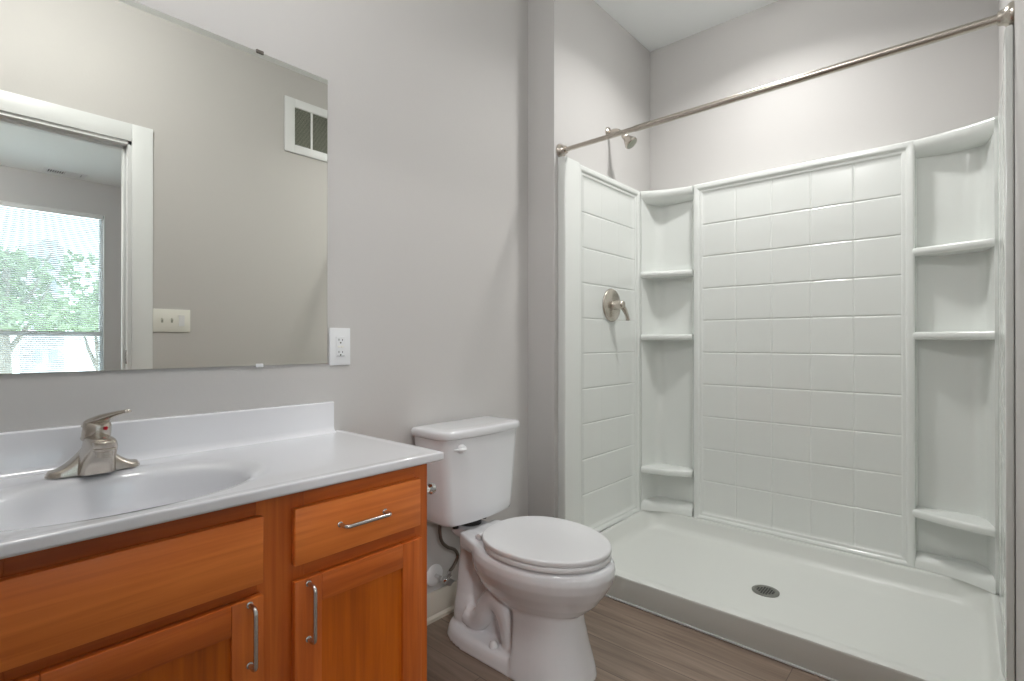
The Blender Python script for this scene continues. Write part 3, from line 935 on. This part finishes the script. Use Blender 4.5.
# ------------------------------------------------------------------ shower base
PX0, PX1, PY0, PY1 = 1.945, XB-0.002, WO+0.001, WP-0.001
ZP = 0.105; ZR = 0.137
def shower_base():
    r = thing('shower_pan', (2.40, 0.67, 0), 'white low threshold shower pan on the floor of the alcove', 'shower pan')
    bm = B()
    n = 8
    def ring(x0, x1, y0, y1, rc, zf, zb, curve=None):
        out = []
        for x, y in rrect(x0, x1, y0, y1, rc, n):
            # height blends from front (zf) to the back and sides (zb)
            t = min(1, max(0, (x-2.02)/0.10))
            t = t*t*(3-2*t)
            out.append((x, y, zf+(zb-zf)*t))
        return out
    yi0, yi1 = -0.072, 1.394
    rings = [ring(PX0+0.002, PX1, PY0, PY1, 0.004, 0.002, 0.002),
             ring(PX0, PX1, PY0, PY1, 0.004, 0.006, 0.006),
             ring(PX0, PX1, PY0, PY1, 0.004, ZP-0.008, ZR-0.008),
             ring(PX0, PX1, PY0, PY1, 0.004, ZP-0.006, ZR-0.006),
             ring(PX0+0.002, PX1, PY0, PY1, 0.004, ZP-0.001, ZR-0.001),
             ring(PX0+0.006, PX1, PY0, PY1, 0.004, ZP, ZR),
             ring(PX0+0.050, 2.772, yi0, yi1, 0.10, ZP, ZR),
             ring(PX0+0.056, 2.769, yi0+0.004, yi1-0.004, 0.10, ZP-0.003, ZR-0.004),
             ring(PX0+0.062, 2.766, yi0+0.008, yi1-0.010, 0.10, ZP-0.012, ZR-0.016),
             ring(PX0+0.075, 2.758, yi0+0.018, yi1-0.024, 0.10, 0.066, 0.075),
             ring(PX0+0.092, 2.748, yi0+0.028, yi1-0.036, 0.10, 0.053, 0.056),
             ring(PX0+0.125, 2.728, yi0+0.046, yi1-0.056, 0.09, 0.047, 0.047),
             ring(PX0+0.22, 2.65, yi0+0.13, yi1-0.14, 0.08, 0.044, 0.044)]
    dx, dy = 2.365, 0.648
    k_ = len(rings[-1])
    last = rings[-1]
    rings.append([(dx+(p[0]-dx)*0.4, dy+(p[1]-dy)*0.4, 0.038) for p in last])
    rings.append([(dx+(p[0]-dx)*0.08, dy+(p[1]-dy)*0.06, 0.0345) for p in last])
    loft(bm, rings)
    obj('pan', bm, M['pan'], r, smooth=45)
    # thin caulk line at the floor
    bm = B(); box(bm, PX0-0.006, PX0+0.001, PY0, WP+0.0, 0.0, 0.007, 0.002, 2)
    obj('caulk_bead', bm, M['plastic'], r)
    # drain with slotted grate
    bm = B(); lathe(bm, (dx, dy, 0.0345), (0, 0, 1), [(0, 0.053), (0.0045, 0.054), (0.0065, 0.050), (0.0065, 0.040), (0.0045, 0.038), (0.0045, 0.002)], 36)
    dr = obj('drain', bm, M['drain'], r)
    bm = B()
    for i in range(7):
        for j in range(7):
            px, py = -0.030+i*0.010, -0.030+j*0.010
            if px*px+py*py < 0.033**2:
                box(bm, dx+px-0.0034, dx+px+0.0034, dy+py-0.0034, dy+py+0.0034, 0.0385, 0.0394)
    obj('drain_holes', bm, M['dark'], dr, smooth=0)
shower_base()

# ------------------------------------------------------------------ shower wall panels (height-field mouldings)
ZT = 1.963
ZG = [0.173+0.1738*k for k in range(0, 11)]        # tile course lines
def samples(lo, hi, marks, grooves, step=0.05):
    s = {round(lo, 5), round(hi, 5)}
    for m in marks: s.add(round(m, 5))
    for g in grooves:
        for d in (-0.008, -0.005, -0.0028, 0, 0.0028, 0.005, 0.008): s.add(round(g+d, 5))
    x = lo
    while x < hi:
        s.add(round(x, 5)); x += step
    s = sorted(v for v in s if lo-1e-6 <= v <= hi+1e-6)
    out = [s[0]]
    for v in s[1:]:
        if v-out[-1] > 0.0006: out.append(v)
    return out

def gr(d, w=0.005):
    d = abs(d)
    return (0.5+0.5*math.cos(PI*d/w)) if d < w else 0.0

def frame_profile(t):
    """moulding height as a function of distance outward from the tile field"""
    pts = [(-1, 0.0), (0.0, 0.0), (0.004, 0.004), (0.010, 0.005), (0.016, 0.005), (0.020, 0.011), (0.028, 0.014), (0.040, 0.014), (9, 0.014)]
    for (a, ha), (b, hb) in zip(pts[:-1], pts[1:]):
        if a <= t <= b:
            f = (t-a)/(b-a); f = f*f*(3-2*f)
            return ha+(hb-ha)*f
    return 0.0

def tile_panel(u0, u1, z0, z1, f0, f1, fz0, fz1, vg, hg, place, thick, edge=0.010, vdepth=0.003, hdepth=0.003):
    """u/z height field; place(u, z, h) -> world point. returns bmesh with closed back."""
    mk = []
    for d in (0, 0.002, 0.004, 0.007, 0.010, 0.013, 0.016, 0.018, 0.020, 0.024, 0.028, 0.034, 0.040):
        mk += [f0-d, f1+d]
    mz = []
    for d in (0, 0.002, 0.004, 0.007, 0.010, 0.013, 0.016, 0.018, 0.020, 0.024, 0.028, 0.034, 0.040):
        mz += [fz0-d, fz1+d]
    eb = [0.0005, 0.0015, 0.003, 0.005, 0.0075, 0.010]
    for d in eb:
        mk += [u0+d, u1-d]; mz += [z0+d, z1-d]
    us = samples(u0, u1, mk, vg); zs = samples(z0, z1, mz, hg)
    bm = B()
    def hgt(u, z):
        t = max(f0-u, u-f1, fz0-z, z-fz1)
        h = frame_profile(t)
        if t < 0.002:
            inn = 1.0
            for g in vg: h -= vdepth*gr(u-g)
            for g in hg: h -= hdepth*gr(z-g)
        # rounded outer edge
        e = min(u-u0, u1-u, z1-z)
        if e < edge:
            q = 1-e/edge
            h -= edge*(1-math.sqrt(max(0, 1-q*q)))
        return h
    G = [[bm.verts.new(place(u, z, hgt(u, z))) for z in zs] for u in us]
    for i in range(len(us)-1):
        for j in range(len(zs)-1):
            bm.faces.new((G[i][j], G[i+1][j], G[i+1][j+1], G[i][j+1]))
    # back skirt
    per = [(i, 0) for i in range(len(us))] + [(len(us)-1, j) for j in range(1, len(zs))] + [(i, len(zs)-1) for i in range(len(us)-2, -1, -1)] + [(0, j) for j in range(len(zs)-2, 0, -1)]
    Bk = [bm.verts.new(place(us[i], zs[j], -thick)) for i, j in per]
    m = len(per)
    for k in range(m):
        a, b = per[k], per[(k+1) % m]
        bm.faces.new((G[a[0]][a[1]], G[b[0]][b[1]], Bk[(k+1) % m], Bk[k]))
    bm.faces.new(Bk[::-1])
    return bm

def side_panels():
    YF = 1.414      # tile field plane of the left panel; moulding stands 14 mm proud of it (1.400)
    r = thing('shower_surround', (2.36, WP, ZR), 'white tile pattern shower wall panel behind the valve', 'shower panel')
    bm = tile_panel(1.947, 2.70, ZR+0.001, ZT, 2.117, 2.640, ZG[0], 1.912, [2.291, 2.465], ZG[1:-1],
                    lambda u, z, h: (u, YF-h, z), WP-YF-0.001, vdepth=0.0005, edge=0.012)
    obj('panel', bm, M['acrylic'], r, smooth=60)
    # front pilaster, separated by a groove from the moulding
    bm = B(); loft(bm, [[(x, y, z) for x, y in rrect(1.945, 2.070, 1.392, WP-0.001, 0.007, 4)] for z in (ZR+0.001, ZT-0.012)] +
                   [[(x, y, ZT-0.003) for x, y in rrect(1.947, 2.068, 1.394, WP-0.001, 0.007, 4)]] + [[(x, y, ZT) for x, y in rrect(1.953, 2.062, 1.400, WP-0.001, 0.007, 4)]])
    obj('front_flange', bm, M['acrylic'], r)
    YF2 = -0.090
    r2 = thing('shower_surround', (2.36, WO, ZR), 'white shower wall panel at the right end, seen edge on', 'shower panel')
    bm = tile_panel(1.947, 2.70, ZR+0.001, ZT, 2.117, 2.640, ZG[0], 1.912, [2.291, 2.465], ZG[1:-1],
                    lambda u, z, h: (u, YF2+h*0.2, z), YF2-WO-0.001, vdepth=0.0, edge=0.005)
    obj('panel', bm, M['acrylic'], r2, smooth=60)
    bm = B(); loft(bm, [[(x, y, z) for x, y in rrect(1.945, 2.02, WO+0.001, -0.076, 0.005, 4)] for z in (ZR+0.001, ZT-0.01)] +
                   [[(x, y, ZT) for x, y in rrect(1.950, 2.015, WO+0.001, -0.080, 0.005, 4)]])
    obj('front_flange', bm, M['acrylic'], r2)
side_panels()

def back_panel():
    XF = 2.792       # tile field plane (moulding stands 14 mm proud, at 2.778)
    r = thing('shower_surround', (XB, 0.65, ZR), 'white shower back wall with tile pattern and corner shelf columns', 'shower panel')
    yl, yr = 1.130, 0.168
    bm = tile_panel(yr, yl, ZR+0.001, ZT, 0.216, 1.082, ZG[0], 1.912, [0.216+0.1732*k for k in range(1, 5)], ZG[1:-1],
                    lambda u, z, h: (XF-h, u, z), XB-XF-0.001, edge=0.010)
    obj('tile_field', bm, M['acrylic'], r, smooth=60)
    yc = (1.400-0.079)/2
    for s in (1, -1):
        def mir(p): return p if s > 0 else (p[0], 2*yc-p[1], p[2])
        # niche plan: from the tile field edge back, along the back, rounded corner, splayed side to the end panel
        if True:
            plan = [(2.790, 1.131), (2.806, 1.137), (2.828, 1.146), (2.840, 1.158), (2.843, 1.20), (2.844, 1.30)]
            # rounded corner
            for k in range(1, 7):
                a = k/7
                p0, p1, p2 = (2.844, 1.30), (2.846, 1.362), (2.80, 1.378)
                plan.append(((1-a)**2*p0[0]+2*a*(1-a)*p1[0]+a*a*p2[0], (1-a)**2*p0[1]+2*a*(1-a)*p1[1]+a*a*p2[1]))
            plan += [(2.80, 1.378), (2.74, 1.390), (2.7015, 1.3985)]
        bm = B()
        back = [(XB-0.001, 1.131), (XB-0.001, 1.20), (XB-0.001, 1.40), (2.75, WP-0.002), (2.690, WP-0.002)]
        # closed outline: niche surface then back
        ol = plan + [(2.7015, WP-0.002), (XB-0.001, WP-0.002), (XB-0.001, 1.131)]
        loft(bm, [[mir((x, y, z)) for x, y in ol] for z in (ZR+0.001, 0.6, 1.2, ZT)])
        c = obj('corner_column', bm, M['acrylic'], r, smooth=40)
        # front edge curve for shelves and cap: gently dished between the end panel and tile field
        def front(bulge, inset=0.0):
            pts = []
            a, b = Vector((2.690+inset, 1.3985)), Vector((2.780+inset, 1.139))
            n = 14
            for k in range(n+1):
                t = k/n
                p = a.lerp(b, t)
                nrm = Vector((-(b-a).y, (b-a).x)).normalized()
                if nrm.x > 0: nrm = -nrm
                p = p + nrm*bulge*(4*t*(1-t))
                pts.append((p.x, p.y))
            return pts
        def slab(bm, z0, z1, bulge, rnd=0.008, dish=0.0):
            rings = []
            def rg(inset, z):
                f = front(bulge, inset)
                return [mir((x, y, z)) for x, y in f] + [mir((2.85, 1.132, z)), mir((2.85, 1.398, z))]
            rings.append(rg(rnd*2.2, z0)); rings.append(rg(rnd*0.9, z0+rnd*0.25)); rings.append(rg(rnd*0.2, z0+rnd*0.9)); rings.append(rg(0, z0+rnd*1.6))
            rings.append(rg(0, z1-rnd)); rings.append(rg(rnd*0.3, z1-rnd*0.3)); rings.append(rg(rnd, z1))
            loft(bm, rings)
        for zt in (1.500, 1.142, 0.388):
            bm = B()
            if zt < 0.5: slab(bm, zt-0.038, zt, 0.016, 0.010)
            else: slab(bm, zt-0.034, zt, 0.0, 0.009)
            obj('shelf', bm, M['acrylic'], r, smooth=50)
        # crown at the top of the column
        bm = B()
        rings = []
        for inset, z in ((0.085, 1.895), (0.060, 1.897), (0.035, 1.903), (0.016, 1.915), (0.005, 1.932), (0.0, 1.950), (0.004, 1.959), (0.012, ZT)):
            f = front(-0.012, inset)
            rings.append([mir((x, y, z)) for x, y in f] + [mir((XB-0.03, 1.132, z)), mir((XB-0.03, 1.398, z))])
        loft(bm, rings)
        obj('crown', bm, M['acrylic'], r, smooth=60)
        # bulged foot of the column
        bm = B()
        rings = []
        for inset, z in ((-0.0, ZR+0.001), (0.002, 0.165), (0.012, 0.184), (0.030, 0.194), (0.050, 0.196)):
            f = front(-0.030, inset)
            rings.append([mir((x, y, z)) for x, y in f] + [mir((XB-0.03, 1.132, z)), mir((XB-0.03, 1.398, z))])
        loft(bm, rings)
        obj('column_foot', bm, M['acrylic'], r, smooth=60)
back_panel()

# ------------------------------------------------------------------ shower fittings
def shower_head():
    sx, sz = 2.400, 2.216
    r = thing('showerhead', (sx, WP, sz), 'brushed nickel shower head on a short arm above the valve panel', 'shower head')
    bm = B(); lathe(bm, (sx, WP, sz), (0, -1, 0), [(0, 0.030), (0.003, 0.030), (0.010, 0.024), (0.014, 0.012)], 28)
    obj('arm_flange', bm, M['nickel'], r)
    pts = smooth_path([(sx, WP-0.002, sz), (sx, WP-0.035, sz+0.003), (sx, WP-0.060, sz-0.004), (sx, WP-0.082, sz-0.022), (sx, WP-0.094, sz-0.038)], 6)
    bm = B(); tube(bm, pts, 0.0095, 16); obj('arm', bm, M['nickel'], r)
    d = Vector((0.10, -0.62, -0.78)).normalized()
    p = Vector(pts[-1])
    bm = B()
    lathe(bm, p-d*0.006, d, [(0, 0.010), (0.004, 0.015), (0.018, 0.0165), (0.024, 0.015), (0.034, 0.021), (0.058, 0.031), (0.064, 0.0345), (0.072, 0.0345), (0.076, 0.031)], 28)
    h = obj('head', bm, M['nickel'], r)
    bm = B(); lathe(bm, p+d*0.0695, d, [(0, 0.030), (0.0012, 0.030), (0.0025, 0.012), (0.004, 0.011)], 24)
    obj('spray_face', bm, M['mesh_grey'], h)
shower_head()

def shower_valve():
    vx, vz, vy = 2.392, 1.294, 1.4135
    r = thing('shower_valve', (vx, vy, vz), 'brushed nickel round shower valve with lever, on the left panel', 'valve')
    bm = B(); lathe(bm, (vx, vy, vz), (0, -1, 0), [(0, 0.088), (0.004, 0.088), (0.008, 0.085), (0.011, 0.078), (0.016, 0.045), (0.018, 0.030)], 48)
    obj('escutcheon', bm, M['nickel'], r)
    bm = B()
    lathe(bm, (vx, vy-0.015, vz), (0, -1, 0), [(0, 0.028), (0.005, 0.025), (0.030, 0.0225), (0.050, 0.022), (0.058, 0.019), (0.061, 0.010)], 28)
    y = vy-0.062
    path = smooth_path([(vx, y+0.010, vz+0.004), (vx+0.012, y, vz-0.012), (vx+0.028, y-0.008, vz-0.040), (vx+0.040, y-0.012, vz-0.068), (vx+0.044, y-0.012, vz-0.082)], 5)
    m = len(path)
    tube(bm, path, [0.016-0.006*min(1, i/(m*0.6))+0.003*max(0, (i-m*0.7)/(m*0.3)) if i < m-1 else 0.006 for i in range(m)], 16)
    obj('lever_handle', bm, M['nickel'], r, smooth=60)
    bm = B()
    lathe(bm, (vx+0.012, vy-0.0115, vz-0.050), (0, -1, 0), [(0, 0.0042), (0.0015, 0.004)], 12)
    obj('screw', bm, M['engrave'], r)
shower_valve()

def curtain_rod():
    x, z = 1.968, 1.998
    r = thing('curtain_rod', (x, 0.67, z), 'brushed nickel straight curtain rod across the shower opening', 'curtain rod')
    ym = 1.05
    bm = B(); tube(bm, [(x, ym-0.01, z), (x, WP-0.03, z)], 0.0108, 20); obj('inner_tube', bm, M['nickel'], r)
    bm = B(); tube(bm, [(x, WO+0.02, z), (x, ym, z)], 0.0130, 20); obj('outer_tube', bm, M['nickel'], r)
    for y, d in ((WP, -1), (WO, 1)):
        bm = B(); lathe(bm, (x, y, z), (0, d, 0), [(0, 0.034), (0.005, 0.034), (0.011, 0.031), (0.017, 0.025), (0.020, 0.0215), (0.030, 0.0195), (0.033, 0.018), (0.033, 0.012)], 28)
        obj('end_flange', bm, M['nickel'], r)
curtain_rod()

# ------------------------------------------------------------------ out of the frame: recessed shower light, plus two added fill drums
def can_light(x, y, rad, label):
    r = thing('recessed_light', (x, y, ZC), label, 'light')
    bm = B(); lathe(bm, (x, y, ZC), (0, 0, -1), [(0, rad+0.025), (0.004, rad+0.025), (0.007, rad+0.018), (0.007, rad), (0.003, rad-0.001), (0.0005, rad-0.004)], 36, cap1=False)
    obj('trim_ring', bm, M['plastic'], r)
    bm = B(); lathe(bm, (x, y, ZC-0.003), (0, 0, -1), [(0, rad-0.004), (0.02, rad-0.006), (0.045, rad-0.022), (0.060, rad-0.05), (0.064, 0.01)], 36)
    obj('drop_lens', bm, emit_mat('lit_drop_lens', (1.0, 0.985, 0.955), SHOWER_GLOW), r)
can_light(2.29, 0.72, 0.095, 'round recessed ceiling light above the shower pan')
def drum(x, y, h, rad, label, lens):  # made-up glowing drum, added as fill light out of view
    r = thing('fill_drum', (x, y, ZC), label, 'light')
    bm = B(); lathe(bm, (x, y, ZC), (0, 0, -1), [(0, rad), (0.012, rad), (0.016, rad-0.006)], 36); obj('base_plate', bm, M['nickel'], r)
    bm = B(); lathe(bm, (x, y, ZC-0.030), (0, 0, -1), [(0, rad-0.012), (h*0.85, rad-0.02), (h, rad-0.05)], 36); obj('diffuser', bm, lens, r)
    bm = B(); lathe(bm, (x, y, ZC-0.010), (0, 0, -1), [(0, 0.03), (0.025, 0.03)], 16); obj('stem', bm, M['nickel'], r)
drum(0.32, 0.74, 0.15, 0.14, 'round fill light drum added on the bathroom ceiling, out of view', emit_mat('bathroom_fill_glow', (1.0, 0.99, 0.975), BATH_FILL))
drum(-1.5, -2.9, 0.24, 0.20, 'round fill light drum added on the bedroom ceiling, out of view', emit_mat('bedroom_fill_glow', (1.0, 0.99, 0.98), BEDROOM_FILL))

# ------------------------------------------------------------------ outdoors beyond the bedroom window
boxo('ground_outdoors', (-40, 40, -70, YB-0.2, -3.3, -3.2), M['paving'], kind=st)

def tree(x, y, z, h, cr, seed, label, zlow=1.42):
    rnd = random.Random(seed)
    r = thing('street_tree', (x, y, z), label, 'tree', None)
    bm = B()
    tube(bm, [(x, y, z), (x+0.1, y, z+h*0.3), (x, y+0.1, z+h*0.6), (x+0.1, y, z+h*0.8)], [0.22, 0.17, 0.12, 0.04], 10)
    for k in range(6):
        a = rnd.uniform(0, 2*PI); q = cr*0.6
        b0 = Vector((x, y, z+h*rnd.uniform(0.35, 0.6)))
        tube(bm, [b0, b0+Vector((math.cos(a)*q*0.6, math.sin(a)*q*0.6, h*0.12)), b0+Vector((math.cos(a)*q, math.sin(a)*q, h*0.25))], [0.08, 0.05, 0.02], 6)
    obj('trunk', bm, M['bark'], r)
    bm = B()
    cz = z+h*0.66
    cl = [(Vector((x, y, cz))+Vector((rnd.gauss(0, 0.5)*cr, rnd.gauss(0, 0.5)*cr, rnd.gauss(0, 0.30)*h*0.45)), rnd.uniform(0.3, 0.6)*cr) for _ in range(22)]
    for c, rad in cl:
        for _ in range(130):
            d = Vector((rnd.gauss(0, 1), rnd.gauss(0, 1), rnd.gauss(0, 1))).normalized()*rad*rnd.uniform(0.6, 1.0)
            p = c+d
            if p.z < zlow: continue
            u = Vector((rnd.gauss(0, 1), rnd.gauss(0, 1), rnd.gauss(0, 1))).normalized()
            v = u.cross(Vector((rnd.gauss(0, 1), rnd.gauss(0, 1), rnd.gauss(0, 1)))).normalized()
            s = rnd.uniform(0.09, 0.17)
            q = [p+u*s, p+v*s*0.5, p-u*s, p-v*s*0.5]
            bm.faces.new([bm.verts.new(k) for k in q])
    obj('foliage', bm, M['leaf'], r, smooth=0, fix=False)
tree(1.2, -15.0, -3.2, 8.2, 1.55, 3, 'leafy green tree beyond the bedroom window, left one in the mirror')
tree(3.75, -18.5, -3.2, 6.2, 0.95, 5, 'smaller green tree beyond the bedroom window, right one in the mirror')

def tower():
    x0, x1, y0, y1 = 4.5, 6.5, -50.0, -46.0
    z0, z1 = -3.2, 8.0
    r = thing('apartment_tower', ((x0+x1)/2, y1, z0), 'pale grey apartment tower behind the trees, seen in the mirror', 'building')
    bm = B(); box(bm, x0, x1, y0, y1, z0, z1); box(bm, x0+0.9, x1-0.2, y0+1, y1-1, z1, z1+0.5)
    obj('walls', bm, M['tower'], r, smooth=0)
    for i in range(2):
        for k in range(6):
            bm = B(); xa = x0+0.3+i*0.85; za = z0+1.2+k*1.65
            box(bm, xa, xa+0.5, y1-0.02, y1+0.02, za, za+0.95)
            obj('window', bm, M['tower_glass'], r, smooth=0)
tower()
